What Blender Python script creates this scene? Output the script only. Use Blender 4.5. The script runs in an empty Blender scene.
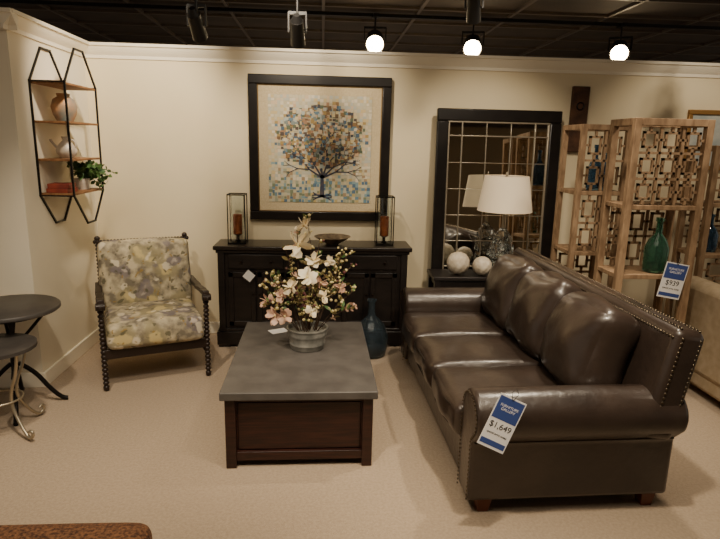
import bpy, bmesh, math, random
from mathutils import Matrix, Vector, Euler
random.seed(7)
S=bpy.context.scene
COL=S.collection
pi=math.pi

# ---------------------------------------------------------------- helpers
def lin(c):
    def f(x):
        x/=255.0
        return x/12.92 if x<=0.04045 else ((x+0.055)/1.055)**2.4
    return (f(c[0]),f(c[1]),f(c[2]),1.0)

def new_mat(name):
    m=bpy.data.materials.new(name); m.use_nodes=True
    nt=m.node_tree; b=nt.nodes['Principled BSDF']
    return m,nt,b

def mat(name,c,rough=0.5,metal=0.0,c2=None,scale=8.0,bump=0.0,bscale=60.0,stretch=(1,1,1),coat=0.0,spec=0.5,trans=0.0,ior=1.45,emit=None,estr=0.0,sheen=0.0,detail=4.0):
    m,nt,b=new_mat(name)
    b.inputs['Base Color'].default_value=lin(c)
    b.inputs['Roughness'].default_value=rough
    b.inputs['Metallic'].default_value=metal
    b.inputs['Coat Weight'].default_value=coat
    b.inputs['Coat Roughness'].default_value=0.22
    b.inputs['Specular IOR Level'].default_value=spec
    b.inputs['Transmission Weight'].default_value=trans
    b.inputs['IOR'].default_value=ior
    b.inputs['Sheen Weight'].default_value=sheen
    if emit:
        b.inputs['Emission Color'].default_value=lin(emit); b.inputs['Emission Strength'].default_value=estr
    tc=nt.nodes.new('ShaderNodeTexCoord'); mp=nt.nodes.new('ShaderNodeMapping')
    mp.inputs['Scale'].default_value=stretch
    nt.links.new(tc.outputs['Object'],mp.inputs['Vector'])
    if c2 is not None:
        n=nt.nodes.new('ShaderNodeTexNoise'); n.inputs['Scale'].default_value=scale; n.inputs['Detail'].default_value=detail
        nt.links.new(mp.outputs[0],n.inputs['Vector'])
        r=nt.nodes.new('ShaderNodeValToRGB'); r.color_ramp.elements[0].position=0.35; r.color_ramp.elements[1].position=0.65
        r.color_ramp.elements[0].color=lin(c); r.color_ramp.elements[1].color=lin(c2)
        nt.links.new(n.outputs['Fac'],r.inputs[0]); nt.links.new(r.outputs[0],b.inputs['Base Color'])
    if bump>0:
        n2=nt.nodes.new('ShaderNodeTexNoise'); n2.inputs['Scale'].default_value=bscale; n2.inputs['Detail'].default_value=6
        nt.links.new(mp.outputs[0],n2.inputs['Vector'])
        bp=nt.nodes.new('ShaderNodeBump'); bp.inputs['Strength'].default_value=bump; bp.inputs['Distance'].default_value=0.01
        nt.links.new(n2.outputs['Fac'],bp.inputs['Height']); nt.links.new(bp.outputs[0],b.inputs['Normal'])
    return m

def group(name,loc=(0,0,0),rz=0.0):
    e=bpy.data.objects.new(name,None); e.empty_display_size=0.1
    e.location=loc; e.rotation_euler=(0,0,rz); COL.objects.link(e); return e

def finish(name,bm,m,parent=None,smooth=True,angle=40,bevel=0.0,subsurf=0,bseg=2):
    me=bpy.data.meshes.new(name); bmesh.ops.recalc_face_normals(bm,faces=bm.faces)
    bm.to_mesh(me); bm.free()
    me.materials.append(m)
    if smooth:
        me.polygons.foreach_set('use_smooth',[True]*len(me.polygons))
        me.set_sharp_from_angle(angle=math.radians(angle))
    o=bpy.data.objects.new(name,me); COL.objects.link(o)
    if parent: o.parent=parent
    if bevel>0:
        md=o.modifiers.new('b','BEVEL'); md.width=bevel; md.segments=bseg; md.limit_method='ANGLE'; md.angle_limit=math.radians(35)
    if subsurf:
        md=o.modifiers.new('s','SUBSURF'); md.levels=subsurf; md.render_levels=subsurf
    return o

CUBE_F=((0,1,3,2),(4,6,7,5),(0,4,5,1),(2,3,7,6),(0,2,6,4),(1,5,7,3))
def raw_cube(bm,M):
    vs=[bm.verts.new(M@Vector((x,y,z))) for x in (-.5,.5) for y in (-.5,.5) for z in (-.5,.5)]
    for f in CUBE_F: bm.faces.new([vs[i] for i in f])
def bm_box(bm,c,s,rot=None):
    M=Matrix.Translation(c)
    if rot: M=M@Euler(rot).to_matrix().to_4x4()
    raw_cube(bm,M@Matrix.Diagonal((s[0],s[1],s[2],1)))
def bm_between(bm,p0,p1,w,d,up=(0,0,1)):
    p0=Vector(p0);p1=Vector(p1);z=(p1-p0);L=z.length;z.normalize()
    u=Vector(up)
    if abs(z.dot(u))>0.98: u=Vector((0,1,0))
    x=u.cross(z).normalized(); y=z.cross(x)
    R=Matrix((x,y,z)).transposed().to_4x4()
    raw_cube(bm,Matrix.Translation((p0+p1)/2)@R@Matrix.Diagonal((w,d,L,1)))
def bm_sph(bm,c,r,u=12,v=8,sc=(1,1,1),rot=None):
    M=Matrix.Translation(c)
    if rot is not None: M=M@rot
    M=M@Matrix.Diagonal((sc[0]*r,sc[1]*r,sc[2]*r,1))
    top=bm.verts.new(M@Vector((0,0,1))); bot=bm.verts.new(M@Vector((0,0,-1))); rings=[]
    for j in range(1,v):
        t=pi*j/v; rings.append([bm.verts.new(M@Vector((math.sin(t)*math.cos(2*pi*i/u),math.sin(t)*math.sin(2*pi*i/u),math.cos(t)))) for i in range(u)])
    for i in range(u):
        k=(i+1)%u
        bm.faces.new((top,rings[0][i],rings[0][k])); bm.faces.new((bot,rings[-1][k],rings[-1][i]))
        for a,b in zip(rings,rings[1:]): bm.faces.new((a[i],b[i],b[k],a[k]))
def bm_cyl(bm,p0,p1,r0,r1=None,seg=20,caps=True):
    if r1 is None: r1=r0
    p0=Vector(p0);p1=Vector(p1);z=p1-p0
    q=z.to_track_quat('Z','Y').to_matrix()
    a=[];b=[]
    for i in range(seg):
        t=2*pi*i/seg; e=q@Vector((math.cos(t),math.sin(t),0))
        a.append(bm.verts.new(p0+e*r0)); b.append(bm.verts.new(p1+e*r1))
    for i in range(seg):
        k=(i+1)%seg; bm.faces.new((a[i],a[k],b[k],b[i]))
    if caps: bm.faces.new(a[::-1]); bm.faces.new(b)

def box(name,p,c,s,m,bevel=0.004,rot=None):
    bm=bmesh.new(); bm_box(bm,c,s,rot); return finish(name,bm,m,p,smooth=bevel>0,bevel=bevel)
def box2(name,p,a,b,m,bevel=0.004):
    return box(name,p,[(a[i]+b[i])/2 for i in range(3)],[abs(b[i]-a[i]) for i in range(3)],m,bevel)
def lathe(name,p,prof,m,loc=(0,0,0),seg=40,angle=50):
    bm=bmesh.new(); rings=[]
    for r,z in prof:
        if r<1e-5: rings.append([bm.verts.new((loc[0],loc[1],loc[2]+z))])
        else: rings.append([bm.verts.new((loc[0]+r*math.cos(2*pi*i/seg),loc[1]+r*math.sin(2*pi*i/seg),loc[2]+z)) for i in range(seg)])
    for a,b in zip(rings,rings[1:]):
        if len(a)==1 and len(b)==1: continue
        for i in range(seg):
            j=(i+1)%seg
            if len(a)==1: bm.faces.new((a[0],b[i],b[j]))
            elif len(b)==1: bm.faces.new((a[i],b[0],a[j]))
            else: bm.faces.new((a[i],a[j],b[j],b[i]))
    return finish(name,bm,m,p,angle=angle)
def tube(name,p,pts,r,m,cyclic=False,radii=None,kind='POLY'):
    cu=bpy.data.curves.new(name,'CURVE'); cu.dimensions='3D'; cu.bevel_depth=r; cu.bevel_resolution=3; cu.use_fill_caps=True
    sp=cu.splines.new(kind)
    sp.points.add(len(pts)-1)
    for i,q in enumerate(pts):
        sp.points[i].co=(q[0],q[1],q[2],1)
        if radii: sp.points[i].radius=radii[i]
    sp.use_cyclic_u=cyclic
    if kind=='NURBS': sp.order_u=3; sp.use_endpoint_u=True; sp.resolution_u=6
    cu.materials.append(m)
    o=bpy.data.objects.new(name,cu); COL.objects.link(o)
    if p: o.parent=p
    return o
def cushion(name,p,c,half,r,m,puff=(0,0,0),rot=(0,0,0),n=14,wob=0.004,seed=0):
    bm=bmesh.new(); bmesh.ops.create_cube(bm,size=2.0)
    bmesh.ops.subdivide_edges(bm,edges=bm.edges[:],cuts=n,use_grid_fill=True)
    H=Vector(half); rnd=random.Random(seed)
    ph=[rnd.uniform(0,6) for _ in range(6)]
    for v in bm.verts:
        q=[math.sin(pi/2*t) for t in v.co]
        P=Vector([q[i]*H[i] for i in range(3)])
        Q=Vector([max(-(H[i]-r),min(H[i]-r,P[i])) for i in range(3)])
        d=P-Q
        if d.length>1e-6: P=Q+d.normalized()*r
        x,y,z=q
        P.x+=(1 if x>0 else -1)*puff[0]*(1-y*y)*(1-z*z)*abs(x)
        P.y+=(1 if y>0 else -1)*puff[1]*(1-x*x)*(1-z*z)*abs(y)
        P.z+=(1 if z>0 else -1)*puff[2]*(1-x*x)*(1-y*y)*abs(z)
        w=wob*(math.sin(P.x*17+ph[0])*math.sin(P.y*13+ph[1])+math.sin(P.y*23+ph[2])*math.sin(P.z*19+ph[3]))
        P+=P.normalized()*w
        v.co=P
    o=finish(name,bm,m,p,angle=180,subsurf=1)
    o.location=c; o.rotation_euler=rot
    return o
def beads(p0,p1,r,bm,step=None):
    p0=Vector(p0);p1=Vector(p1);L=(p1-p0).length
    step=step or r*1.45; n=max(2,int(L/step))
    q=(p1-p0).to_track_quat('Z','Y').to_matrix().to_4x4()
    for i in range(n+1):
        bm_sph(bm,p0.lerp(p1,i/n),r,12,8,(1,1,0.8),q)
    bm_cyl(bm,p0,p1,r*0.6,seg=10)

# ---------------------------------------------------------------- materials
M_wall=mat('wall_paint',(226,212,180),0.85,c2=(221,206,173),scale=2,bump=0.05,bscale=200)
M_wallL=mat('wall_paint_left',(234,225,203),0.85,c2=(229,219,196),scale=2,bump=0.05,bscale=200)
M_trim=mat('trim_white',(240,232,212),0.5)
M_carpet=mat('carpet_beige',(186,165,140),0.98,c2=(172,151,127),scale=70.0,bump=0.7,bscale=300,spec=0.1,sheen=0.2,detail=10)
M_ceil=mat('ceiling_dark',(72,62,54),0.9,c2=(60,52,46),scale=3)
M_grid=mat('ceiling_grid_dark',(92,82,74),0.6)
M_black=mat('black_metal',(20,19,18),0.4,metal=0.6)
M_canblk=mat('track_can_black',(18,17,17),0.45)
M_blackwood=mat('black_wood',(24,20,19),0.38,c2=(34,28,26),scale=5,stretch=(1,1,6),bump=0.03)
M_sidebtop=mat('sideboard_top',(34,28,25),0.3,c2=(44,36,32),scale=6,stretch=(8,1,1))
M_frame=mat('frame_black',(22,19,18),0.3,c2=(30,26,24),scale=10)
M_gold=mat('frame_fillet_gold',(120,98,66),0.4,metal=0.6)
M_linen=mat('picture_mat_linen',(206,190,156),0.9,c2=(192,174,140),scale=120,bump=0.1,bscale=300)
M_leather=mat('dark_leather',(58,47,40),0.33,c2=(44,35,30),scale=4,bump=0.30,bscale=20,coat=0.28,spec=0.6,detail=9)
M_leather_seam=mat('leather_piping',(34,28,24),0.42)
M_nail=mat('nailhead_bronze',(98,88,74),0.38,metal=1.0)
M_sofafoot=mat('sofa_foot_wood',(88,42,24),0.4)
M_reddark=mat('walnut_dark_red',(56,29,21),0.42,c2=(36,19,15),scale=6,stretch=(1,1,10),bump=0.06,bscale=30)
M_reddark_h=mat('walnut_dark_horizontal',(58,30,22),0.42,c2=(36,19,15),scale=6,stretch=(1,8,14),bump=0.06,bscale=30)
M_greytop=mat('bluestone_top',(88,84,80),0.45,c2=(75,71,68),scale=9,bump=0.04,bscale=120,detail=8)
M_bobbin=mat('bobbin_wood',(40,29,24),0.4)
M_galv=mat('galvanised_metal',(178,176,168),0.42,metal=0.55,c2=(126,126,120),scale=14,detail=8)
M_glass_clear=mat('clear_glass',(245,250,250),0.03,trans=1.0,ior=1.45)
M_glass_teal=mat('smoky_blue_glass',(138,158,172),0.04,trans=0.93,ior=1.35)
M_glass_green=mat('green_glass',(122,176,154),0.04,trans=0.92,ior=1.3)
M_glass_blue=mat('blue_glass',(116,150,182),0.05,trans=0.9,ior=1.3)
M_candle=mat('candle_amber',(178,96,48),0.5,c2=(140,66,32),scale=20)
M_pewter=mat('pewter_bowl',(160,142,116),0.35,metal=0.4,c2=(110,96,80),scale=20)
M_lattice=mat('weathered_wood',(158,130,100),0.75,c2=(122,96,70),scale=9,stretch=(3,3,1),bump=0.1,bscale=40)
M_shelfwood=mat('shelf_oak',(150,108,70),0.6,c2=(118,80,50),scale=10,stretch=(6,1,1))
M_rustic=mat('rustic_plank',(92,62,42),0.8,c2=(60,40,28),scale=12,bump=0.3,bscale=30)
M_mirror=mat('mirror_glass',(222,222,216),0.03,metal=1.0)
M_silver=mat('mirror_mullion_silver',(170,160,142),0.35,metal=0.6)
M_cream=mat('cream_ceramic',(206,196,178),0.6,c2=(186,172,150),scale=30,bump=0.25,bscale=45)
M_shade=mat('lamp_shade_linen',(236,222,196),0.9,emit=(255,222,178),estr=0.2)
M_clay=mat('pottery_tan',(176,128,84),0.45,c2=(100,112,110),scale=7)
M_white_pot=mat('pottery_white',(206,196,182),0.35,c2=(160,148,134),scale=12)
M_book=mat('book_cover_red',(150,66,48),0.6,c2=(110,44,34),scale=9)
M_leaf=mat('leaf_green',(60,92,50),0.5,c2=(90,120,62),scale=15)
M_leafdry=mat('leaf_olive_dry',(112,108,60),0.6,c2=(140,122,76),scale=15)
M_twig=mat('twig_brown',(74,56,42),0.8)
M_petal=mat('petal_white',(242,234,210),0.6,c2=(234,216,178),scale=20)
M_petalp=mat('petal_peach',(210,178,156),0.6,c2=(184,148,126),scale=20)
M_berry=mat('berry_burgundy',(110,60,64),0.4,c2=(70,36,44),scale=20)
M_bud=mat('bud_cream_yellow',(218,202,146),0.6)
M_tabletop=mat('zinc_top',(72,68,64),0.45,c2=(58,54,52),scale=10)
M_iron=mat('iron_dark',(34,32,31),0.45,metal=0.7)
M_scroll=mat('iron_antique_silver',(176,166,146),0.35,metal=0.8)
M_tweed=mat('brown_tweed',(124,84,54),0.95,c2=(62,38,24),scale=90,bump=0.6,bscale=160)
M_creamfab=mat('cream_upholstery',(172,154,128),0.9,c2=(158,140,112),scale=20,bump=0.2,bscale=200)
M_greyfab=mat('grey_pillow',(120,114,106),0.9,c2=(170,160,146),scale=14,stretch=(1,1,6))
M_tagblue=mat('tag_blue',(56,76,136),0.5)
M_tagwhite=mat('tag_white',(232,230,228),0.5)
M_ink=mat('tag_ink',(30,30,36),0.6)
M_inkw=mat('tag_ink_white',(235,235,240),0.6)
M_string=mat('string_black',(24,22,22),0.7)
M_knob=mat('knob_dark_bronze',(64,52,42),0.35,metal=0.9)
M_bulb=mat('bulb_emissive',(255,240,210),0.4,emit=(255,226,176),estr=60)
M_goldframe=mat('gold_frame',(150,112,62),0.4,metal=0.5)
M_artpale=mat('pale_art',(196,196,186),0.8,c2=(150,160,160),scale=6)

# floral fabric
def floral():
    m,nt,b=new_mat('floral_fabric')
    b.inputs['Roughness'].default_value=0.9
    tc=nt.nodes.new('ShaderNodeTexCoord')
    nz=nt.nodes.new('ShaderNodeTexNoise'); nz.inputs['Scale'].default_value=9; nz.inputs['Detail'].default_value=5
    nt.links.new(tc.outputs['Object'],nz.inputs['Vector'])
    add=nt.nodes.new('ShaderNodeMixRGB'); add.blend_type='ADD'; add.inputs[0].default_value=0.17
    nt.links.new(tc.outputs['Object'],add.inputs[1]); nt.links.new(nz.outputs['Color'],add.inputs[2])
    n2=nt.nodes.new('ShaderNodeTexNoise'); n2.inputs['Scale'].default_value=13; n2.inputs['Detail'].default_value=7
    nt.links.new(tc.outputs['Object'],n2.inputs['Vector'])
    r0=nt.nodes.new('ShaderNodeValToRGB'); cr=r0.color_ramp
    cr.elements[0].position=0.38; cr.elements[0].color=lin((122,114,98))
    cr.elements[1].position=0.64; cr.elements[1].color=lin((204,191,160))
    e=cr.elements.new(0.5); e.color=lin((172,161,136))
    nt.links.new(n2.outputs['Fac'],r0.inputs[0])
    prev=r0.outputs[0]
    def layer(scale,p0,p1,c,off,fac):
        nonlocal prev
        mp=nt.nodes.new('ShaderNodeMapping'); mp.inputs['Location'].default_value=(off,off*1.7,off*0.6)
        nt.links.new(add.outputs[0],mp.inputs['Vector'])
        v=nt.nodes.new('ShaderNodeTexVoronoi'); v.inputs['Scale'].default_value=scale
        nt.links.new(mp.outputs[0],v.inputs['Vector'])
        r=nt.nodes.new('ShaderNodeValToRGB'); e=r.color_ramp.elements
        e[0].position=p0; e[0].color=(fac,fac,fac,1); e[1].position=p1; e[1].color=(0,0,0,1)
        nt.links.new(v.outputs['Distance'],r.inputs[0])
        mx=nt.nodes.new('ShaderNodeMixRGB'); mx.inputs[2].default_value=lin(c)
        nt.links.new(r.outputs[0],mx.inputs[0]); nt.links.new(prev,mx.inputs[1]); prev=mx.outputs[0]
    layer(4.5,0.36,0.46,(150,140,106),0,0.75)
    layer(4.5,0.2,0.27,(206,188,134),0,0.9)
    layer(5.5,0.30,0.38,(118,110,116),0.7,0.75)
    layer(5.5,0.13,0.19,(198,186,172),0.7,0.9)
    layer(7.0,0.2,0.27,(222,211,186),1.9,0.85)
    layer(15,0.2,0.28,(92,88,66),2.8,0.8)
    layer(17,0.16,0.23,(156,128,62),3.8,0.8)
    nt.links.new(prev,b.inputs['Base Color'])
    return m
M_floral=floral()
def attr_mat():
    m,nt,b=new_mat('painted_canvas'); b.inputs['Roughness'].default_value=0.6
    a=nt.nodes.new('ShaderNodeAttribute'); a.attribute_name='Col'
    nt.links.new(a.outputs['Color'],b.inputs['Base Color']); return m
M_canvas=attr_mat()

# ---------------------------------------------------------------- room
WY=4.95; WX=-1.92; WH=2.43; CH=2.95
box2('floor',None,(-6,-4,-0.1),(7,9.5,0),M_carpet,0)
box2('ceiling',None,(-6,-4,CH),(7,9.5,CH+0.1),M_ceil,0)
box2('wall_back',None,(WX-0.12,WY,0),(6,WY+0.14,WH),M_wall,0)
box2('wall_left',None,(WX-0.12,3.80,0),(WX,WY,WH),M_wallL,0)
box2('wall_left_return',None,(-4.5,3.80,0),(WX-0.12,3.94,WH),M_wallL,0)
box2('wall_rear_showroom',None,(-6,9.3,0),(7,9.45,CH),mat('far_wall_dark',(80,70,60),0.9),0)
box2('wall_front',None,(-6,-4,0),(7,-3.85,CH),mat('front_wall_taupe',(150,130,104),0.9),0)
bm=bmesh.new()
for i in range(-6,8): bm_box(bm,(i*0.9,2.7,CH-0.012),(0.03,13,0.024))
for j in range(-6,16): bm_box(bm,(0.5,j*0.62,CH-0.013),(13,0.03,0.024))
finish('trim_ceiling_grid',bm,M_grid,None,smooth=False)
def crown(name,a,b,inn):
    bm=bmesh.new(); a=Vector(a); b=Vector(b); inn=Vector(inn)
    prof=[(0,-0.10),(0.012,-0.10),(0.016,-0.075),(0.03,-0.06),(0.055,-0.03),(0.062,-0.012),(0.078,-0.01),(0.078,0.012),(0,0.012)]
    r=[[bm.verts.new(e+inn*p+Vector((0,0,WH+q))) for p,q in prof] for e in (a,b)]
    n=len(prof)
    for i in range(n): bm.faces.new((r[0][i],r[0][(i+1)%n],r[1][(i+1)%n],r[1][i]))
    bm.faces.new(r[0]); bm.faces.new(r[1][::-1])
    finish(name,bm,M_trim,None,angle=25)
crown('trim_crown_back',(WX,WY,0),(6,WY,0),(0,-1,0))
crown('trim_crown_left',(WX,3.74,0),(WX,WY,0),(1,0,0))
crown('trim_crown_return',(-4.5,3.80,0),(WX+0.07,3.80,0),(0,-1,0))
box2('baseboard_back',None,(WX,WY-0.018,0),(6,WY,0.11),M_trim,0.006)
box2('baseboard_left',None,(WX,3.80,0),(WX+0.018,WY-0.018,0.11),M_trim,0.006)
box2('baseboard_return',None,(-4.5,3.782,0),(WX+0.018,3.80,0.11),M_trim,0.006)

# ---------------------------------------------------------------- painting
P=group('framed_tree_painting',(-0.02,WY,1.645))
W=0.595;Hh=0.60
def frame_rect(name,p,w,h,fw,d,y0,m,bev=0.006):
    bm=bmesh.new()
    bm_box(bm,(0,y0-d/2,h-fw/2),(2*w,d,fw)); bm_box(bm,(0,y0-d/2,-h+fw/2),(2*w,d,fw))
    bm_box(bm,(-w+fw/2,y0-d/2,0),(fw,d,2*h-2*fw)); bm_box(bm,(w-fw/2,y0-d/2,0),(fw,d,2*h-2*fw))
    return finish(name,bm,m,p,bevel=bev)
frame_rect('outer_frame',P,W,Hh,0.075,0.05,0,M_frame)
frame_rect('outer_frame_lip',P,W-0.068,Hh-0.068,0.014,0.035,0,M_gold,0.003)
box('linen_mat',P,(0,-0.012,0),(2*W-0.15,0.02,2*Hh-0.15),M_linen,0)
cw,ch=0.435,0.445
bm=bmesh.new(); cl=bm.loops.layers.float_color.new('Col')
def quad(pts,c):
    vs=[bm.verts.new(p) for p in pts]; f=bm.faces.new(vs)
    for l in f.loops: l[cl]=c
quad([(-cw,-0.026,-ch),(cw,-0.026,-ch),(cw,-0.026,ch),(-cw,-0.026,ch)],lin((190,180,150)))
N=34
bgp=[(202,192,164),(194,188,162),(212,202,178),(188,186,168),(204,184,136),(182,184,174),(216,206,184),(208,186,154)]
dkp=[(78,102,122),(112,88,62),(64,68,78),(140,110,70),(100,130,148),(168,142,86),(128,140,136),(178,188,182),(210,194,148),(84,70,62),(164,128,98),(94,106,84),(204,170,134)]
lop=[(104,136,152),(130,158,164),(156,160,138),(186,166,112),(84,112,134),(198,190,158),(118,128,102),(160,136,106),(188,186,166)]
rn=random.Random(3)
for i in range(N):
    for j in range(N):
        x=-cw+(i+0.5)*2*cw/N; z=-ch+(j+0.5)*2*ch/N
        e=((x-0.01)/0.385)**2+((z-0.11)/0.27)**2+rn.uniform(-0.2,0.2)
        if e<1: c=rn.choice(dkp)
        elif z<-0.27+0.05*rn.random(): c=rn.choice(lop)
        elif z<-0.1 and rn.random()<0.3: c=rn.choice(lop)
        else: c=rn.choice(bgp)
        if rn.random()<0.1: continue
        s=cw/N*rn.uniform(0.7,1.25); s2=ch/N*rn.uniform(0.7,1.2); y=-0.0265-rn.random()*0.0015
        x+=rn.uniform(-.004,.004); z+=rn.uniform(-.004,.004)
        xx=max(-cw+s,min(cw-s,x)); zz=max(-ch+s2,min(ch-s2,z))
        quad([(xx-s,y,zz-s2),(xx+s,y,zz-s2),(xx+s,y,zz+s2),(xx-s,y,zz+s2)],lin(c))
for _ in range(420):
    a=rn.uniform(0,2*pi); r=math.sqrt(rn.random())
    x=0.01+0.37*r*math.cos(a); z=0.11+0.26*r*math.sin(a); s=rn.uniform(0.008,0.016); y=-0.0305-rn.random()*0.0015
    c=rn.choice(dkp+dkp+bgp)
    quad([(x-s,y,z-s),(x+s,y,z-s),(x+s,y,z+s),(x-s,y,z+s)],lin(c))
me=bpy.data.meshes.new('canvas'); bm.to_mesh(me); bm.free(); me.materials.append(M_canvas)
o=bpy.data.objects.new('mosaic_canvas',me); COL.objects.link(o); o.parent=P
M_trunk=mat('tree_trunk_paint',(52,60,80),0.6,c2=(80,74,78),scale=30)
def br(p,ang,L,w,dep,bmm):
    q=(p[0]+math.sin(ang)*L,p[1]+math.cos(ang)*L)
    nx,nz=math.cos(ang),-math.sin(ang); y=-0.0295
    w2=w*0.64
    bmm.faces.new([bmm.verts.new(v) for v in ((p[0]-nx*w,y,p[1]-nz*w),(p[0]+nx*w,y,p[1]+nz*w),(q[0]+nx*w2,y,q[1]+nz*w2),(q[0]-nx*w2,y,q[1]-nz*w2))])
    if dep>0:
        for da in (-0.38,0.38):
            br(q,ang+da+rn.uniform(-0.15,0.15),L*0.76,w2,dep-1,bmm)
bm=bmesh.new()
br((0.02,-0.40),0,0.17,0.021,0,bm)
for a in (-1.0,-0.55,-0.1,0.35,0.8,1.15): br((0.02,-0.235),a,0.13,0.0095,3,bm)
for a in (-1.9,-1.4,1.4,1.9): br((0.02,-0.39),a,0.05,0.010,1,bm)
for v in bm.verts:
    v.co.x=max(-0.42,min(0.42,v.co.x)); v.co.z=max(-0.43,min(0.40,v.co.z))
me=bpy.data.meshes.new('tree'); bm.to_mesh(me); bm.free(); me.materials.append(M_trunk)
o=bpy.data.objects.new('painted_tree',me); COL.objects.link(o); o.parent=P

# ---------------------------------------------------------------- sideboard
sx0,sx1,sy0,sy1,sh=-0.87,0.74,4.58,4.92,0.87
B=group('black_sideboard',((sx0+sx1)/2,(sy0+sy1)/2,0))
w=(sx1-sx0)/2; d=(sy1-sy0)/2
box2('top',B,(-w-0.01,-d-0.02,sh-0.035),(w+0.01,d,sh),M_sidebtop,0.008)
box2('cornice',B,(-w+0.01,-d-0.005,sh-0.06),(w-0.01,d,sh-0.035),M_blackwood,0.004)
box2('body',B,(-w+0.03,-d+0.02,0.12),(w-0.03,d,sh-0.05),M_blackwood,0.004)
box2('plinth',B,(-w+0.0,-d-0.005,0.02),(w,d,0.14),M_blackwood,0.008)
box2('plinth_moulding',B,(-w+0.012,-d+0.003,0.14),(w-0.012,d,0.165),M_blackwood,0.006)
bm=bmesh.new()
for sx in (-1,1):
    for dy in (-d+0.04,d-0.04): bm_box(bm,(sx*(w-0.06),dy,0.012),(0.1,0.07,0.024))
finish('feet',bm,M_blackwood,B,bevel=0.004)
for k,sx in enumerate((-1,1)):
    box('corner_pilaster_%d'%k,B,(sx*(w-0.05),-d+0.015,0.49),(0.055,0.03,0.66),M_blackwood,0.006)
pw=(2*w-0.2)/3
for k in range(3):
    cx=-w+0.1+pw*(k+0.5)
    box('drawer_%d'%k,B,(cx,-d+0.012,0.74),(pw-0.02,0.022,0.12),M_blackwood,0.005)
    for s in (-1,1):
        lathe('drawer_knob_%d%d'%(k,s+1),B,[(0,0.0),(0.012,0.003),(0.013,0.012),(0.0,0.02)],M_knob,(cx+s*0.12,-d-0.01,0.73),seg=12)
    for s in (-1,1):
        dx=cx+s*pw/4; dw=pw/2-0.014
        bm=bmesh.new(); y=-d+0.01
        for a in (-1,1): bm_box(bm,(dx+a*(dw/2-0.02),y,0.42),(0.04,0.02,0.46))
        for a in (-1,1): bm_box(bm,(dx,y,0.42+a*0.21),(dw,0.02,0.04))
        bm_box(bm,(dx,y+0.007,0.42),(dw-0.07,0.01,0.4))
        finish('door_panel_%d%d'%(k,s+1),bm,M_blackwood,B,bevel=0.003)
        lathe('door_knob_%d%d'%(k,s+1),B,[(0,0.0),(0.01,0.003),(0.011,0.01),(0.0,0.016)],M_knob,(dx-s*(dw/2-0.02),-d-0.008,0.46),seg=12)
T=group('sideboard_price_tag',(-0.59,4.545,0.63))
box('card',T,(0,-0.004,0),(0.075,0.003,0.075),M_tagwhite,0,rot=(0.1,math.radians(40),0))
tube('string',T,[(0,0,0.05),(0.02,0.0,0.09),(0.03,0.008,0.12)],0.0012,M_string)

# ---------------------------------------------------------------- lanterns, bowl
def lantern(x,y):
    G=group('candle_lantern',(x,y,sh))
    lathe('base',G,[(0,0),(0.07,0),(0.075,0.006),(0.06,0.014),(0,0.014)],M_black)
    for sx in (-1,1):
        for sy in (-1,1): box('post_%d%d'%(sx+1,sy+1),G,(sx*0.07,sy*0.07,0.205),(0.008,0.008,0.41),M_black,0)
    bm=bmesh.new()
    for z in (0.006,0.405):
        for s in (-1,1):
            bm_box(bm,(0,s*0.07,z),(0.148,0.008,0.010)); bm_box(bm,(s*0.07,0,z),(0.008,0.148,0.010))
    finish('rails',bm,M_black,G,smooth=False)
    lathe('glass_chimney',G,[(0.056,0.03),(0.056,0.40),(0.053,0.40),(0.053,0.032),(0.056,0.03)],M_glass_clear)
    lathe('pedestal',G,[(0,0.012),(0.03,0.012),(0.012,0.03),(0.012,0.06),(0.04,0.075),(0,0.075)],M_black)
    lathe('candle',G,[(0,0.075),(0.036,0.075),(0.037,0.08),(0.037,0.235),(0.03,0.24),(0,0.232)],M_candle)
lantern(-0.70,4.74); lantern(0.53,4.74)
G=group('decorative_bowl',(0.09,4.72,sh))
lathe('bowl',G,[(0,0.0),(0.05,0.0),(0.055,0.008),(0.10,0.03),(0.155,0.065),(0.150,0.067),(0.095,0.036),(0.0,0.018)],M_pewter)

# demijohn
G=group('blue_glass_demijohn',(0.41,4.40,0))
lathe('bottle',G,[(0,0.0),(0.10,0.0),(0.125,0.02),(0.14,0.10),(0.138,0.18),(0.11,0.26),(0.065,0.31),(0.034,0.34),(0.028,0.38),(0.028,0.45),(0.04,0.46),(0.04,0.475),(0.024,0.475),(0.022,0.38),(0.028,0.34),(0.06,0.305),(0.104,0.256),(0.132,0.18),(0.134,0.10),(0.118,0.025),(0.095,0.012),(0,0.012)],M_glass_teal)

# ---------------------------------------------------------------- coffee table
C=group('coffee_table',(-0.113,3.315,0),math.radians(0.4))
hx,hy=0.41,0.595
box('stone_top',C,(0,0,0.42),(2*hx,2*hy,0.045),M_greytop,0.006)
box('body',C,(0,0,0.225),(2*hx-0.12,2*hy-0.12,0.35),M_reddark_h,0.004)
bm=bmesh.new()
for sx in (-1,1):
    for sy in (-1,1): bm_box(bm,(sx*(hx-0.05),sy*(hy-0.05),0.199),(0.055,0.055,0.397))
finish('corner_posts',bm,M_reddark,C,bevel=0.004)
bm=bmesh.new()
for sy in (-1,1):
    bm_box(bm,(0,sy*(hy-0.053),0.385),(2*hx-0.14,0.03,0.022)); bm_box(bm,(0,sy*(hy-0.053),0.065),(2*hx-0.14,0.04,0.05))
for sx in (-1,1):
    bm_box(bm,(sx*(hx-0.053),0,0.385),(0.03,2*hy-0.14,0.022)); bm_box(bm,(sx*(hx-0.053),0,0.065),(0.04,2*hy-0.14,0.05))
finish('rails',bm,M_reddark_h,C,bevel=0.003)
bm=bmesh.new()
bm_box(bm,(0,-hy+0.058,0.23),(2*hx-0.17,0.012,0.27))
finish('end_panel',bm,M_reddark_h,C,bevel=0.004)
bm=bmesh.new()
for sx in (-1,1):
    for k in (-1,1): bm_box(bm,(sx*(hx-0.057),k*0.25,0.23),(0.016,0.46,0.26))
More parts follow.
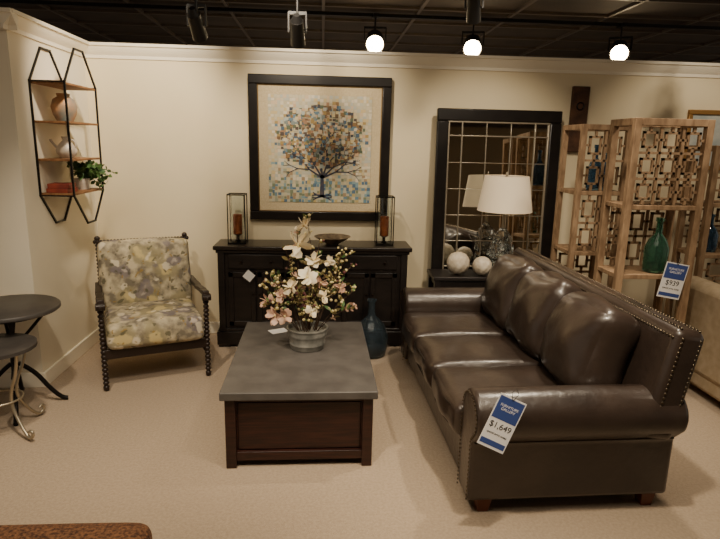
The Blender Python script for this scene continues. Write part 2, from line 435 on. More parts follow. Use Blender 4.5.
finish('drawer_fronts',bm,M_reddark_h,C,bevel=0.004)
bm=bmesh.new()
for sx in (-1,1):
    for k in (-1,1): bm_sph(bm,(sx*(hx-0.042),k*0.25,0.24),0.014)
finish('drawer_knobs',bm,M_knob,C)
G=group('price_card',(-0.29,3.70,0.4425)); box('card',G,(0,0,0.0015),(0.12,0.085,0.002),M_tagwhite,0,rot=(0,0,0.5))

# flowers
G=group('flower_arrangement_in_bucket',(-0.085,3.39,0.4425))
lathe('bucket',G,[(0,0.0),(0.100,0.0),(0.106,0.006),(0.108,0.03),(0.113,0.034),(0.113,0.044),(0.111,0.05),(0.118,0.085),(0.123,0.09),(0.123,0.1),(0.124,0.125),(0.131,0.13),(0.131,0.136),(0.120,0.136),(0.117,0.11),(0,0.11)],M_galv)
fr=random.Random(11)
def petal_bm(bm,c,d,L,w,cup=0.3):
    d=Vector(d).normalized(); s=d.orthogonal().normalized(); s.rotate(Matrix.Rotation(fr.uniform(0,6.28),3,d)); n=d.cross(s)
    c=Vector(c); rows=[]
    for t,ww in ((0,0.25),(0.35,0.9),(0.7,1.0),(1,0.15)):
        base=c+d*L*t+n*cup*L*t*t
        rows.append([bm.verts.new(base-s*w*ww+n*0.15*w),bm.verts.new(base),bm.verts.new(base+s*w*ww+n*0.15*w)])
    for a,b in zip(rows,rows[1:]):
        bm.faces.new((a[0],a[1],b[1],b[0])); bm.faces.new((a[1],a[2],b[2],b[1]))
bst=bmesh.new(); blf=bmesh.new(); bdl=bmesh.new(); bpt=bmesh.new(); bpp=bmesh.new(); bbr=bmesh.new(); bbd=bmesh.new()
def stem(p0,p1,bend,r=0.0028,n=7):
    p0=Vector(p0);p1=Vector(p1); out=[]
    for i in range(n+1):
        t=i/n; out.append(p0.lerp(p1,t)+Vector(bend)*math.sin(pi*t))
    for a,b in zip(out,out[1:]): bm_cyl(bst,a,b,r,r*0.85,seg=6,caps=False)
    return out
def flower(c,d,L,bmx,n=7):
    d=Vector(d).normalized(); s=d.orthogonal().normalized()
    for k in range(n):
        s2=s.copy(); s2.rotate(Matrix.Rotation(2*pi*k/n+fr.uniform(-.2,.2),3,d))
        petal_bm(bmx,c,(d*fr.uniform(0.35,0.8)+s2),L,L*0.38)
    bm_sph(bbd,Vector(c)+d*L*0.12,L*0.14,8,6)
tips=[]
for k in range(22):
    a=fr.uniform(0,2*pi); el=fr.random()
    rad=0.27*math.sqrt(fr.random())*(1.1-0.3*el); z=0.26+el*0.32
    tips.append((rad*math.cos(a),rad*math.sin(a),z))
tips+=[(0.0,0.0,0.81),(0.07,0.03,0.66),(-0.06,-0.02,0.72),(-0.26,0.0,0.40),(0.27,0.02,0.52),(0.28,-0.05,0.38),(-0.22,-0.05,0.3),(0.27,-0.05,0.27),(0.21,0.0,0.62),(-0.13,0,0.62),(0.25,0.1,0.58)]
for k,t in enumerate(tips):
    pts=stem((t[0]*0.2,t[1]*0.2,0.10),t,(fr.uniform(-.03,.03),fr.uniform(-.03,.03),0.03))
    kind=k%5
    for i in range(3,len(pts)):
        for q in range(3):
            dv=Vector((fr.uniform(-1,1),fr.uniform(-1,1),fr.uniform(-0.1,1)))
            if fr.random()<0.7: petal_bm(blf if fr.random()<0.25 else bdl,pts[i],dv,fr.uniform(0.03,0.06),0.011)
            dv=dv*0.028
            if kind in (1,3): bm_sph(bbr if fr.random()<0.45 else bbd,pts[i]+dv,fr.uniform(0.006,0.010),8,6)
            elif kind in (2,0): bm_sph(bbd,pts[i]+dv,fr.uniform(0.006,0.010),8,6)
            elif kind==4 and fr.random()<0.35: flower(pts[i]+dv,dv,0.020,bpp,5)
blooms=[((-0.05,-0.03,0.65),0.10),((0.04,-0.06,0.57),0.055),((-0.09,-0.14,0.42),0.055),((0.10,-0.14,0.36),0.05),((0.0,-0.12,0.48),0.065),((0.13,-0.02,0.55),0.045),((-0.02,0.0,0.77),0.06),((0.03,-0.16,0.28),0.045)]
for c,L in blooms:
    flower(c,(c[0]*1.5+fr.uniform(-.1,.1),-0.5,0.5),L,bpt,8)
for c in ((0.2,-0.06,0.40),(-0.15,-0.1,0.36),(0.08,-0.1,0.44)): flower(c,(c[0],-0.5,0.4),0.045,bpp,8)
flower((-0.19,-0.08,0.23),(-0.5,-0.7,0.3),0.06,bpp,9); flower((-0.13,-0.12,0.24),(-0.3,-0.7,0.2),0.055,bpp,9); flower((-0.24,-0.02,0.30),(-0.6,-0.6,0.3),0.055,bpp,9)
for n_,b_,m_ in (('stems',bst,M_twig),('green_leaves',blf,M_leaf),('dry_leaves',bdl,M_leafdry),('white_blooms',bpt,M_petal),('peach_blooms',bpp,M_petalp),('berries',bbr,M_berry),('buds',bbd,M_bud)):
    finish(n_,b_,m_,G,angle=60)

# ---------------------------------------------------------------- leather sofa
L=2.13
F=group('leather_sofa',(0.67,2.22,0),math.radians(1.5))
box2('base',F,(0.06,0.12,0.075),(0.99,L-0.12,0.34),M_leather,0.02)
box2('front_rail',F,(0.045,0.25,0.075),(0.10,L-0.25,0.29),M_leather,0.02)
def arm(name,mir):
    prof=[(0.265,0.075),(0.265,0.48)]
    cy,cz,rr=0.135,0.50,0.13
    for a in range(0,216,12): prof.append((cy+rr*math.cos(math.radians(a)),cz+rr*(0.92 if a<=180 else 1)*math.sin(math.radians(a))))
    prof+=[(0.06,0.40),(0.085,0.375),(0.085,0.075)]
    f=(lambda y:L-y) if mir else (lambda y:y)
    bm=bmesh.new(); xs=(0.02,1.01); rings=[]
    for x in xs: rings.append([bm.verts.new((x,f(y),z)) for y,z in prof])
    n=len(prof)
    for i in range(n): bm.faces.new((rings[0][i],rings[0][(i+1)%n],rings[1][(i+1)%n],rings[1][i]))
    bm.faces.new(rings[0]); bm.faces.new(rings[1][::-1])
    finish(name,bm,M_leather,F,angle=50,bevel=0.022,bseg=4)
    bm=bmesh.new()
    pts=[Vector((0.016,f(cy+(y-cy)*0.86),(z if z<0.3 else cz+(z-cz)*0.86))) for y,z in prof]
    seg=[]
    for a,b in zip(pts,pts[1:]+[pts[0]]):
        if abs(a.z-0.075)<0.01 and abs(b.z-0.075)<0.01: continue
        seg.append((a,b))
    carry=0
    for a,b in seg:
        l=(b-a).length; t=carry
        while t<l:
            bm_sph(bm,a.lerp(b,t/l),0.006,8,6,(0.6,1,1)); t+=0.021
        carry=t-l
    finish(name+'_nailheads',bm,M_nail,F)
arm('arm_near',False); arm('arm_far',True)
tube('arm_seam',F,[(0.03,0.075,0.385),(0.99,0.075,0.385)],0.006,M_leather_seam)
o=box('back_frame',F,(0,0,0),(0.15,L-0.06,0.54),M_leather,0.04); o.location=(0.935,L/2,0.655); o.rotation_euler=(0,math.radians(10),0)
o.modifiers['b'].segments=5
bm=bmesh.new()
y=-L/2+0.06
while y<L/2-0.05:
    for xx in (-0.045,0.045): bm_sph(bm,(xx,y,0.269),0.0072,8,6)
    bm_sph(bm,(-0.075,y,0.225),0.0072,8,6,(0.6,1,1)); y+=0.022
z=-0.1
while z<0.23:
    for xx in (-0.045,0.045): bm_sph(bm,(xx,-L/2+0.03,z),0.0068,8,6,(1,0.6,1))
    z+=0.022
o2=finish('back_nailheads',bm,M_nail,F); o2.location=o.location; o2.rotation_euler=o.rotation_euler
cwid=(L-0.53)/3
for k in range(3):
    cy=0.265+cwid*(k+0.5)
    cushion('seat_cushion_%d'%k,F,(0.33,cy,0.385),(0.345,cwid/2-0.002,0.088),0.05,M_leather,puff=(0.015,0.0,0.028),seed=k,wob=0.006)
    cushion('back_cushion_%d'%k,F,(0.745,cy,0.69),(0.115,cwid/2+0.006,0.235),0.085,M_leather,puff=(0.06,0.0,0.025),rot=(0,math.radians(17),0),seed=10+k,wob=0.012)
    for zz in (-0.05,0.05):
        tube('seat_welt_%d_%d'%(k,int(zz>0)),F,[(0.16,cy-cwid/2+0.006,0.385+zz),(0.04,cy-cwid/2+0.01,0.385+zz),(0.0,cy-cwid/2+0.045,0.385+zz),(-0.02,cy-0.1,0.385+zz),(-0.022,cy,0.385+zz),(-0.02,cy+0.1,0.385+zz),(0.0,cy+cwid/2-0.045,0.385+zz),(0.04,cy+cwid/2-0.01,0.385+zz)],0.005,M_leather_seam)
bm=bmesh.new()
for x in (0.11,0.93):
    for y in (0.14,L-0.14):
        M=Matrix.Translation((x,y,0.04))
        vs=[bm.verts.new(M@Vector((sx*(0.026 if sz<0 else 0.038),sy*(0.026 if sz<0 else 0.038),sz*0.04))) for sx in (-1,1) for sy in (-1,1) for sz in (-1,1)]
        for f in CUBE_F: bm.faces.new([vs[i] for i in f])
finish('feet',bm,M_sofafoot,F,bevel=0.004)

def text(name,p,body,size,loc,rot,m):
    cu=bpy.data.curves.new(name,'FONT'); cu.body=body; cu.size=size; cu.align_x='CENTER'; cu.align_y='CENTER'; cu.extrude=0.0003
    cu.materials.append(m); o=bpy.data.objects.new(name,cu); COL.objects.link(o); o.parent=p; o.location=loc; o.rotation_euler=rot; return o
def tag(name,loc,rot,w,h,price):
    G=bpy.data.objects.new(name,None); COL.objects.link(G); G.location=loc; G.rotation_euler=rot
    box('card',G,(0,0,0),(w,0.002,h),M_tagwhite,0)
    box('blue_header',G,(0,-0.0012,h*0.26),(w*0.92,0.001,h*0.42),M_tagblue,0)
    box('blue_footer',G,(0,-0.0012,-h*0.40),(w*0.92,0.001,h*0.10),M_tagblue,0)
    R=(pi/2,0,0)
    text('header_text',G,'FURNITURE\nGALLERY',w*0.13,(0,-0.0022,h*0.28),R,M_inkw)
    text('price_text',G,price,w*0.30,(0,-0.0016,-h*0.07),R,M_ink)
    text('detail_text',G,'special price today',w*0.10,(0,-0.0016,-h*0.22),R,M_ink)
    tube('string_loop',G,[(0,-0.002,h*0.45),(-0.02,-0.004,h*0.58),(-0.008,0.0,h*0.68),(0.012,0.0,h*0.6),(0,-0.002,h*0.45)],0.0015,M_string)
    return G
tag('sofa_price_tag',(0.78,2.185,0.54),(math.radians(-10),math.radians(24),math.radians(-6)),0.125,0.24,'$1,649')

# ---------------------------------------------------------------- armchair
A=group('floral_spool_armchair',(-1.26,4.13,0),math.atan2(0.27,0.64)-0.02)
hw=0.345; fd=-0.30; bd=0.30
bm=bmesh.new()
for s in (-1,1):
    beads((s*hw,fd,0.03),(s*hw,fd,0.60),0.021,bm)
    bm_sph(bm,(s*hw,fd,0.02),0.02,10,8)
    beads((s*(hw-0.02),bd+0.10,0.03),(s*(hw-0.02),bd,0.32),0.02,bm)
    beads((s*(hw-0.02),bd,0.32),(s*(hw-0.02),bd+0.14,0.92),0.019,bm)
    beads((s*hw,fd,0.19),(s*(hw-0.02),bd+0.04,0.19),0.015,bm)
    bm_sph(bm,(s*(hw-0.02),bd+0.145,0.945),0.022,12,8)
beads((-hw,bd+0.138,0.92),(hw,bd+0.138,0.92),0.016,bm)
finish('spool_turned_frame',bm,M_bobbin,A,angle=60)
bm=bmesh.new()
for s in (-1,1):
    bm_between(bm,(s*hw,fd+0.0,0.265),(s*(hw-0.02),bd,0.265),0.03,0.07)
    pr=[(fd-0.045,0.595),(fd-0.05,0.62),(fd-0.02,0.64),(fd+0.08,0.635),(fd+0.3,0.615),(bd+0.05,0.61)]
    for a,b in zip(pr,pr[1:]): bm_between(bm,(s*hw,a[0],a[1]),(s*(hw-0.005),b[0],b[1]),0.048,0.03)
bm_between(bm,(-hw,fd,0.265),(hw,fd,0.265),0.03,0.07); bm_between(bm,(-hw,bd,0.265),(hw,bd,0.265),0.03,0.07)
finish('seat_rails_and_arms',bm,M_bobbin,A,bevel=0.006)
bm=bmesh.new()
for s in (-1,1): bm_cyl(bm,(s*hw-0.03,fd-0.035,0.612),(s*hw+0.03,fd-0.035,0.612),0.026,seg=20)
finish('arm_scrolls',bm,M_bobbin,A,bevel=0.004)
box('seat_deck',A,(0,0.0,0.27),(2*hw-0.05,0.58,0.06),M_floral,0.01)
cushion('seat_cushion',A,(0,-0.03,0.39),(hw-0.022,0.33,0.09),0.045,M_floral,puff=(0,0.015,0.02),seed=3,wob=0.003)
cushion('back_cushion',A,(0,0.29,0.675),(hw-0.012,0.085,0.265),0.055,M_floral,puff=(0.0,0.04,0.01),rot=(math.radians(-13),0,0),seed=5,wob=0.003)

# ---------------------------------------------------------------- hex wall shelf
Hx=group('hexagonal_metal_wall_shelf',(WX,4.26,0))
zt,zb=2.29,1.10; hwid=0.26; z1,z2=2.06,1.31; fl=0.07; xd=0.23
def hexpts(x): return [(x,-fl,zt),(x,fl,zt),(x,hwid,z1),(x,hwid,z2),(x,fl,zb),(x,-fl,zb),(x,-hwid,z2),(x,-hwid,z1)]
bm=bmesh.new()
for x in (0.008,xd):
    h=hexpts(x)
    for a,b in zip(h,h[1:]+h[:1]): bm_between(bm,a,b,0.012,0.012,up=(1,0,0))
    for p in h: bm_box(bm,p,(0.013,0.013,0.013))
hA=hexpts(0.008); hB=hexpts(xd)
for i in (2,3,6,7): bm_between(bm,hA[i],hB[i],0.009,0.009)
finish('iron_frame',bm,M_iron,Hx,smooth=False)
for k,z in enumerate((2.05,1.80,1.55,1.32)):
    box('shelf_board_%d'%k,Hx,(xd/2+0.004,0,z),(xd-0.008,2*hwid-0.01,0.014),M_shelfwood,0.002)
def pot(name,x,y,z,prof,m):
    G=group(name,(x,y,z)); lathe('body',G,prof,m); return G
pot('tan_pottery_jar',WX+0.12,4.22,1.807,[(0,0),(0.05,0),(0.075,0.05),(0.085,0.1),(0.07,0.15),(0.04,0.17),(0.045,0.19),(0.03,0.19),(0.03,0.165),(0,0.16)],M_clay)
G=pot('white_pottery_jug',WX+0.12,4.20,1.557,[(0,0),(0.04,0),(0.065,0.03),(0.07,0.06),(0.045,0.10),(0.022,0.125),(0.03,0.15),(0.02,0.15),(0.015,0.12),(0,0.11)],M_white_pot)
tube('handle',G,[(0.02,0,0.13),(0.055,0,0.13),(0.07,0,0.09),(0.06,0,0.07)],0.006,M_white_pot,kind='NURBS')
tube('spout',G,[(-0.05,-0.02,0.07),(-0.08,-0.03,0.10),(-0.09,-0.035,0.13)],0.009,M_white_pot,kind='NURBS')
G=group('stack_of_books',(WX+0.11,4.10,1.327))
for k in range(2): box('book_%d'%k,G,(0,0,0.016+0.031*k),(0.14,0.17-0.02*k,0.03),M_book,0.002,rot=(0,0,0.1*k))
G=group('trailing_ivy_plant',(WX+0.13,4.38,1.327))
lathe('pot',G,[(0,0),(0.05,0),(0.06,0.08),(0.052,0.08),(0.045,0.06),(0,0.06)],M_white_pot)
bst=bmesh.new(); bl=bmesh.new()
for k in range(32):
    a=fr.uniform(0,2*pi); r=fr.uniform(0.06,0.2)
    yy=r*math.sin(a)
    p1=(abs(r*math.cos(a))*1.35-0.03,max(-0.12,min(0.2,yy)),fr.uniform(0.0,0.19) if yy>-0.05 else fr.uniform(0.10,0.19))
    pts=stem((0,0,0.06),p1,(0,0,0.06),0.0016,5)
    for q in pts[1:]:
        for _ in range(2): petal_bm(bl,q,(fr.uniform(-1,1),fr.uniform(-0.5,1),fr.uniform(-.5,.8)),fr.uniform(0.028,0.045),0.014)
finish('stems',bst,M_leaf,G); finish('leaves',bl,M_leaf,G)

# ---------------------------------------------------------------- side tables (left)
G=group('round_side_table',(-1.93,3.49,0))
lathe('top',G,[(0,0.645),(0.28,0.645),(0.29,0.653),(0.29,0.67),(0.282,0.677),(0,0.677)],M_tabletop,seg=56)
lathe('apron',G,[(0.0,0.62),(0.2,0.62),(0.2,0.645),(0,0.645)],M_iron)
lathe('column',G,[(0,0.2),(0.03,0.2),(0.022,0.25),(0.02,0.5),(0.04,0.625),(0,0.625)],M_iron)
for k in range(4):
    a=k*pi/2+0.4; c,s=math.cos(a),math.sin(a)
    tube('leg_%d'%k,G,[(0.02*c,0.02*s,0.30),(0.10*c,0.10*s,0.24),(0.18*c,0.18*s,0.10),(0.25*c,0.25*s,0.016),(0.28*c,0.28*s,0.014)],0.014,M_iron,kind='NURBS')
    tube('brace_%d'%k,G,[(0.20*c,0.20*s,0.625),(0.1*c,0.1*s,0.50),(0.02*c,0.02*s,0.42)],0.010,M_iron,kind='NURBS')
G=group('scroll_leg_accent_table',(-1.85,3.16,0))
lathe('top',G,[(0,0.515),(0.20,0.515),(0.215,0.52),(0.215,0.54),(0.205,0.545),(0,0.545)],M_tabletop,seg=48)
tube('ring',G,[(0.115*math.cos(t*pi/12),0.115*math.sin(t*pi/12),0.22) for t in range(24)],0.006,M_scroll,cyclic=True)
for k in range(4):
    a=k*pi/2-0.5; c,s=math.cos(a),math.sin(a)
    pr=[(0.19,0.515),(0.17,0.40),(0.10,0.28),(0.10,0.18),(0.17,0.07),(0.22,0.02),(0.25,0.03),(0.26,0.06),(0.24,0.075),(0.225,0.06)]
    tube('scroll_leg_%d'%k,G,[(r*c,r*s,z) for r,z in pr],0.009,M_scroll,kind='NURBS')

# ottoman foreground
G=group('tweed_ottoman',(-1.02,1.36,0))
cushion('seat_pad',G,(0,0,0.34),(0.46,0.40,0.10),0.06,M_tweed,puff=(0,0,0.012),seed=4,wob=0.001)
box('skirt',G,(0,0,0.15),(0.88,0.76,0.24),M_tweed,0.02)
bm=bmesh.new()
for sx in (-1,1):
    for sy in (-1,1): bm_cyl(bm,(sx*0.38,sy*0.32,0),(sx*0.38,sy*0.32,0.06),0.02,0.03,seg=16)
finish('feet',bm,M_bobbin,G)

# ---------------------------------------------------------------- floor mirror
Mr=bpy.data.objects.new('windowpane_floor_mirror',None); COL.objects.link(Mr)
Mr.location=(1.49,4.80,1.01); lean=math.radians(-2.6); Mr.rotation_euler=(lean,0,0)
mw,mh=0.535,1.0
frame_rect('dark_frame',Mr,mw,mh,0.10,0.045,0.02,M_frame,0.01)
frame_rect('silver_lip',Mr,mw-0.095,mh-0.095,0.018,0.03,0.015,M_silver,0.004)
box('mirror_glass',Mr,(0,0.005,0),(2*mw-0.18,0.01,2*mh-0.18),M_mirror,0)
bm=bmesh.new(); iw,ih=mw-0.11,mh-0.11
for x in (-iw+0.11,iw-0.11,): bm_box(bm,(x,-0.006,0),(0.010,0.014,2*ih))
for z in (-ih+0.11,ih-0.11): bm_box(bm,(0,-0.006,z),(2*iw,0.014,0.010))
for x in (-0.105,0.105): bm_box(bm,(x,-0.006,0),(0.006,0.012,2*ih))
for k in range(1,7):
    z=-ih+0.11+(2*ih-0.22)*k/7; bm_box(bm,(0,-0.006,z),(2*iw,0.012,0.006))
finish('mullions',bm,M_silver,Mr,bevel=0.002)

# end table under lamp
G=group('dark_end_table',(1.33,4.57,0))
box('top',G,(0,0,0.645),(0.84,0.32,0.03),M_blackwood,0.004)
box('apron',G,(0,0,0.60),(0.78,0.27,0.06),M_blackwood,0.003)
box('lower_shelf',G,(0,0,0.18),(0.78,0.27,0.02),M_blackwood,0.003)
bm=bmesh.new()
for sx in (-1,1):
    for sy in (-1,1): bm_box(bm,(sx*0.385,sy*0.13,0.315),(0.045,0.04,0.63))
finish('legs',bm,M_blackwood,G,bevel=0.003)
G=group('glass_table_lamp',(1.50,4.56,0.66))
lathe('foot',G,[(0,0),(0.07,0),(0.075,0.012),(0.05,0.02),(0,0.02)],M_silver)
lathe('bubble_glass_base',G,[(0.0,0.02),(0.05,0.02),(0.085,0.05),(0.10,0.10),(0.075,0.145),(0.085,0.17),(0.098,0.21),(0.07,0.26),(0.075,0.29),(0.07,0.33),(0.035,0.37),(0.02,0.39),(0,0.39)],M_glass_clear,seg=24,angle=20)
bm=bmesh.new()
for k in range(60):
    a=fr.uniform(0,2*pi); z=0.05+0.27*(k/60); r=0.088 if z<0.25 else 0.07
    bm_sph(bm,(r*math.cos(a),r*math.sin(a),z),0.016,8,6)
finish('glass_bubbles',bm,M_glass_clear,G)
lathe('neck',G,[(0,0.38),(0.014,0.38),(0.014,0.50),(0.02,0.50),(0.02,0.54),(0,0.54)],M_silver)
lathe('drum_shade',G,[(0.222,0.53),(0.178,0.815),(0.174,0.815),(0.218,0.53),(0.222,0.53)],M_shade,seg=56)
lathe('finial',G,[(0,0.81),(0.01,0.81),(0.012,0.835),(0,0.85)],M_silver)
bm=bmesh.new()
for k in range(3):
    a=k*2*pi/3; bm_cyl(bm,(0,0,0.81),(0.176*math.cos(a),0.176*math.sin(a),0.81),0.002,seg=6)
bm_cyl(bm,(0,0,0.53),(0,0,0.82),0.004,seg=8)
finish('spider',bm,M_silver,G)
def ball(x,y,r):
    G=group('textured_ceramic_sphere',(x,y,0.663))
    bm=bmesh.new(); bmesh.ops.create_icosphere(bm,subdivisions=4,radius=r,matrix=Matrix.Translation((0,0,r*1.0)))
    c=Vector((0,0,r*1.0))
    for v in bm.verts:
        d=(v.co-c).normalized(); th=math.atan2(d.y,d.x); v.co=c+d*r*(1+0.045*math.sin(9*th+6*d.z)*math.sin(11*d.z*1.3))
    finish('ball',bm,M_cream,G)
ball(1.13,4.52,0.094); ball(1.325,4.49,0.078)

# ---------------------------------------------------------------- lattice etageres
def lattice(bm,x0,x1,z0,z1,y,nx,nz,t=0.016,dd=0.018):
    cx=(x1-x0)/nx; cz=(z1-z0)/nz
    for i in range(nx):
        for j in range(nz):
            ax=x0+cx*i; az=z0+cz*j; mx,mz=ax+cx/2,az+cz/2; qx,qz=cx*0.27,cz*0.27
            for s in (-1,1):
                bm_box(bm,(mx+s*qx,y,mz),(t,dd,2*qz+t)); bm_box(bm,(mx,y,mz+s*qz),(2*qx+t,dd,t))
                bm_box(bm,(mx+s*(qx+(cx/2-qx)/2),y,mz),(cx/2-qx,dd,t)); bm_box(bm,(mx,y,mz+s*(qz+(cz/2-qz)/2)),(t,dd,cz/2-qz))
    for i in range(1,nx): bm_box(bm,(x0+cx*i,y,(z0+z1)/2),(t,dd,z1-z0))
    for j in range(1,nz): bm_box(bm,((x0+x1)/2,y,z0+cz*j),(x1-x0,dd,t))
def etagere(name,x0,x1,y0,y1,h,shelves,nx,backs,p=0.04,rz=0):
    G=group(name,((x0+x1)/2,(y0+y1)/2,0),rz); w=(x1-x0)/2; d=(y1-y0)/2
    bm=bmesh.new()
    for sx in (-1,1):
        for sy in (-1,1): bm_box(bm,(sx*(w-p/2),sy*(d-p/2),h/2),(p,p,h))
    for sy in (-1,1): bm_box(bm,(0,sy*(d-p/2),h-p/2),(2*w-2*p,p,p))
    for sx in (-1,1): bm_box(bm,(sx*(w-p/2),0,h-p/2),(p,2*d-2*p,p))
    finish('frame',bm,M_lattice,G,bevel=0.003)
    bm=bmesh.new()
    for z in shelves: bm_box(bm,(0,0,z),(2*w-0.01,2*d-0.01,0.03))
    finish('shelves',bm,M_lattice,G,bevel=0.003)
    bm=bmesh.new()
    for (z0,z1,nz,side) in backs:
        lattice(bm,-w+p,w-p,z0,z1,side*(d-p/2),nx,nz)
    finish('lattice_panels',bm,M_lattice,G,smooth=False)
    return G
etagere('lattice_bookcase',1.89,2.27,4.12,4.48,1.88,(0.10,0.5,0.92,1.38),2,[(0.94,1.37,2,-1),(1.40,1.84,2,-1),(0.12,0.9,4,1)])
etagere('lattice_bookcase',1.95,2.47,3.52,3.84,1.90,(0.10,0.5,0.88,1.34),3,[(1.36,1.85,3,-1),(0.90,1.32,2,1)],p=0.045)
etagere('lattice_bookcase',2.95,3.5,4.15,4.5,1.75,(0.10,0.5,0.90,1.30),2,[(1.32,1.70,2,-1),(0.92,1.28,2,1),(0.52,0.88,2,-1)],p=0.045)
def bottle(name,x,y,z,s,m,H=0.3):
    G=group(name,(x,y,z))
    lathe('glass',G,[(0,0.0),(0.05*s,0.0),(0.06*s,0.015),(0.062*s,H*0.45),(0.045*s,H*0.6),(0.018*s,H*0.72),(0.016*s,H*0.92),(0.022*s,H*0.94),(0.022*s,H),(0.012*s,H),(0.012*s,H*0.7),(0.04*s,H*0.57),(0.056*s,H*0.44),(0.054*s,0.02),(0,0.012)],m,seg=28)
    return G
bottle('green_glass_bottle',2.26,3.62,0.896,1.25,M_glass_green,0.37)
bottle('blue_glass_bottle',2.08,4.26,1.396,0.9,M_glass_blue,0.34)
bottle('blue_glass_bottle',2.19,4.30,1.396,0.8,M_glass_blue,0.28)
bottle('blue_glass_bottle',3.12,4.32,0.916,1.1,M_glass_blue,0.3)
tag('bookcase_price_tag',(2.33,3.505,0.86),(0,math.radians(10),0),0.16,0.24,'$939')

G=group('rustic_wood_wall_hanging',(2.21,WY-0.02,1.98))
box('plank',G,(0,0,-0.03),(0.15,0.035,0.55),M_rustic,0.006)
lathe('iron_ring',G,[(0.03,-0.004),(0.036,0),(0.03,0.004),(0.024,0),(0.03,-0.004)],M_black,(0,0.0,0)).matrix_local=Matrix.Translation((0,-0.02,0.08))@Matrix.Rotation(pi/2,4,'X')

# cream sofa in the next display, behind
G=group('cream_sofa',(3.12,3.33,0))
box('base',G,(0,0,0.22),(0.95,1.2,0.30),M_creamfab,0.03)
box('back',G,(-0.40,0,0.48),(0.18,1.2,0.66),M_creamfab,0.06)
for s in (-1,1): cushion('arm_%d'%(s+1),G,(0.05,s*0.55,0.36),(0.44,0.11,0.27),0.1,M_creamfab,seed=6)
for s in (-1,1): cushion('seat_cushion_%d'%(s+1),G,(0.1,s*0.22,0.44),(0.35,0.22,0.09),0.05,M_creamfab,puff=(0,0,.02),seed=7)
for s in (-1,1): cushion('back_cushion_%d'%(s+1),G,(-0.2,s*0.22,0.68),(0.1,0.22,0.20),0.08,M_creamfab,puff=(0.04,0,.02),seed=8)
cushion('throw_pillow',G,(-0.0,0.30,0.68),(0.07,0.2,0.2),0.06,M_greyfab,puff=(0.05,0,0),rot=(0,0.3,0.2),seed=9)
bm=bmesh.new()
for sx in (-1,1):
    for sy in (-1,1): bm_cyl(bm,(sx*0.4,sy*0.5,0),(sx*0.4,sy*0.5,0.08),0.02,0.03,seg=12)
finish('feet',bm,M_bobbin,G)

G=group('gold_framed_picture',(3.50,WY,1.80))
frame_rect('frame',G,0.30,0.26,0.04,0.03,0,M_goldframe); box('print',G,(0,-0.008,0),(0.54,0.01,0.46),M_artpale,0)

# ---------------------------------------------------------------- track lights
def can(name,loc,aim,lit=False,r=0.05,Lc=0.17):
    G=bpy.data.objects.new(name,None); COL.objects.link(G); G.location=loc
    loc=Vector(loc); d=(Vector(aim)-loc).normalized()
    bm=bmesh.new()
    bm_cyl(bm,-d*Lc*0.5,d*Lc*0.5,r*0.85,r,seg=24,caps=not lit)
    if lit: bm_cyl(bm,-d*Lc*0.5,d*Lc*0.42,r*0.84,r*0.9,seg=24)
    bm_cyl(bm,-d*Lc*0.75,-d*Lc*0.5,r*0.4,r*0.8,seg=24)
    bm_cyl(bm,(0,0,0),(0,0,CH-0.03-loc.z),0.009,seg=10)
    bm_box(bm,(0,0,CH-0.045-loc.z),(0.05,0.12,0.03))
    side=d.cross(Vector((0,0,1))).normalized()
    bm_between(bm,side*r*1.15,side*r*1.15+Vector((0,0,0.12)),0.01,0.02); bm_between(bm,-side*r*1.15,-side*r*1.15+Vector((0,0,0.12)),0.01,0.02)
    bm_between(bm,side*r*1.2+Vector((0,0,0.12)),-side*r*1.2+Vector((0,0,0.12)),0.01,0.02)
    finish('housing',bm,M_canblk,G,angle=50)
    if lit:
        bm=bmesh.new(); bm_cyl(bm,d*Lc*0.43,d*Lc*0.47,r*0.9,seg=24); finish('lens',bm,M_bulb,G)
def lit(x,z): can('track_spotlight',(x,5.8,z),(x*0.4,2.0,0.6),True,r=0.09,Lc=0.2)
lit(0.5,2.68); lit(1.46,2.67); lit(2.95,2.67)
for x,y,z,ax in ((-0.80,3.9,2.41,-0.7),(-0.17,4.0,2.41,-0.15),(1.0,4.0,2.60,1.3),(3.1,4.3,2.42,2.6)):
    can('track_spotlight',(x,y,z),(ax,4.9,1.5))
bm=bmesh.new()
for yy in (3.95,5.8): bm_box(bm,(0.5,yy,CH-0.04),(10,0.035,0.03))
finish('trim_light_track',bm,M_canblk,None,smooth=False)

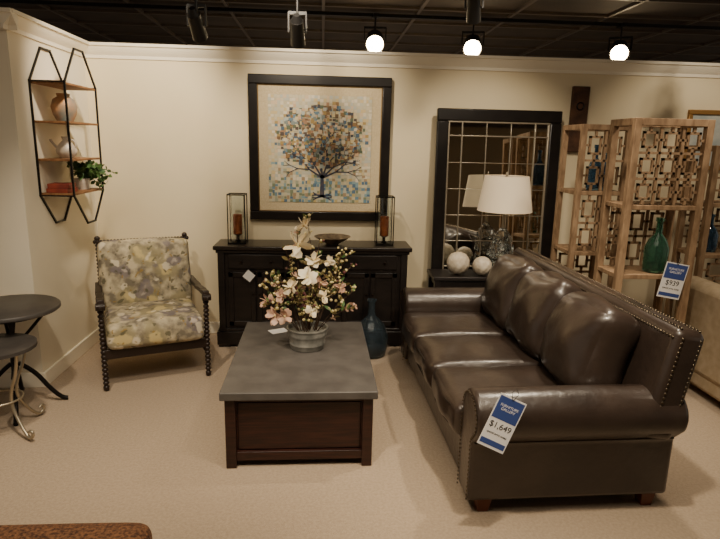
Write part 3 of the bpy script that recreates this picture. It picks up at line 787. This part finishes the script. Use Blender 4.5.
# ---------------------------------------------------------------- lights
WARM=(1.0,0.84,0.63)
def spot(loc,aim,e,size=70,blend=0.8,r=0.06,col=WARM):
    l=bpy.data.lights.new('spot','SPOT'); l.energy=e; l.spot_size=math.radians(size); l.spot_blend=blend; l.shadow_soft_size=r; l.color=col
    o=bpy.data.objects.new('track_lamp_light',l); COL.objects.link(o); o.location=loc
    o.rotation_euler=(Vector(aim)-Vector(loc)).to_track_quat('-Z','Y').to_euler()
def area(loc,aim,e,s,col=WARM):
    l=bpy.data.lights.new('area','AREA'); l.energy=e; l.size=s; l.color=col
    o=bpy.data.objects.new('area_fill_light',l); COL.objects.link(o); o.location=loc
    o.rotation_euler=(Vector(aim)-Vector(loc)).to_track_quat('-Z','Y').to_euler()
spot((-1.0,3.5,2.85),(-1.6,4.9,1.8),210,72)
spot((-0.3,3.5,2.85),(0.0,4.95,1.9),150,60)
spot((1.2,3.5,2.85),(1.4,4.8,1.3),95,70)
spot((-1.2,2.2,2.8),(-1.2,3.6,0.2),160,70)
spot((-0.5,1.4,2.8),(-0.7,2.2,0.0),165,80)
spot((0.9,1.8,2.8),(1.1,3.0,0.4),210,75)
spot((1.7,3.4,2.8),(1.2,3.2,0.4),150,75)
spot((2.6,3.0,2.8),(2.3,3.7,1.0),75,75)
spot((3.2,3.8,2.8),(3.2,4.9,1.6),50,80)
spot((0.5,5.8,2.6),(0.2,3.2,0.2),120,75)
spot((1.46,5.8,2.6),(1.0,3.0,0.2),150,75)
area((0.3,1.8,2.9),(0.3,1.9,0),52,2.6)  # added soft overhead fill, not an actual ceiling fixture
area((0.5,7.2,1.0),(0.5,7.0,3),18,3.0)  # added fill aimed up at the ceiling behind the partition, no real lamp
W_=bpy.data.worlds.new('world'); S.world=W_; W_.use_nodes=True
W_.node_tree.nodes['Background'].inputs[0].default_value=(1.0,0.85,0.68,1); W_.node_tree.nodes['Background'].inputs[1].default_value=0.38

# ---------------------------------------------------------------- camera
cd=bpy.data.cameras.new('camera'); co=bpy.data.objects.new('camera',cd); COL.objects.link(co)
cd.sensor_width=36; cd.lens=565/720*36; cd.clip_start=0.05
R=Matrix.Rotation(math.radians(-4.0),4,'Z')@Matrix.Rotation(math.radians(77.5),4,'X')@Matrix.Rotation(math.radians(1.3),4,'Z')
co.matrix_world=Matrix.Translation((0,0,1.7))@R
S.camera=co
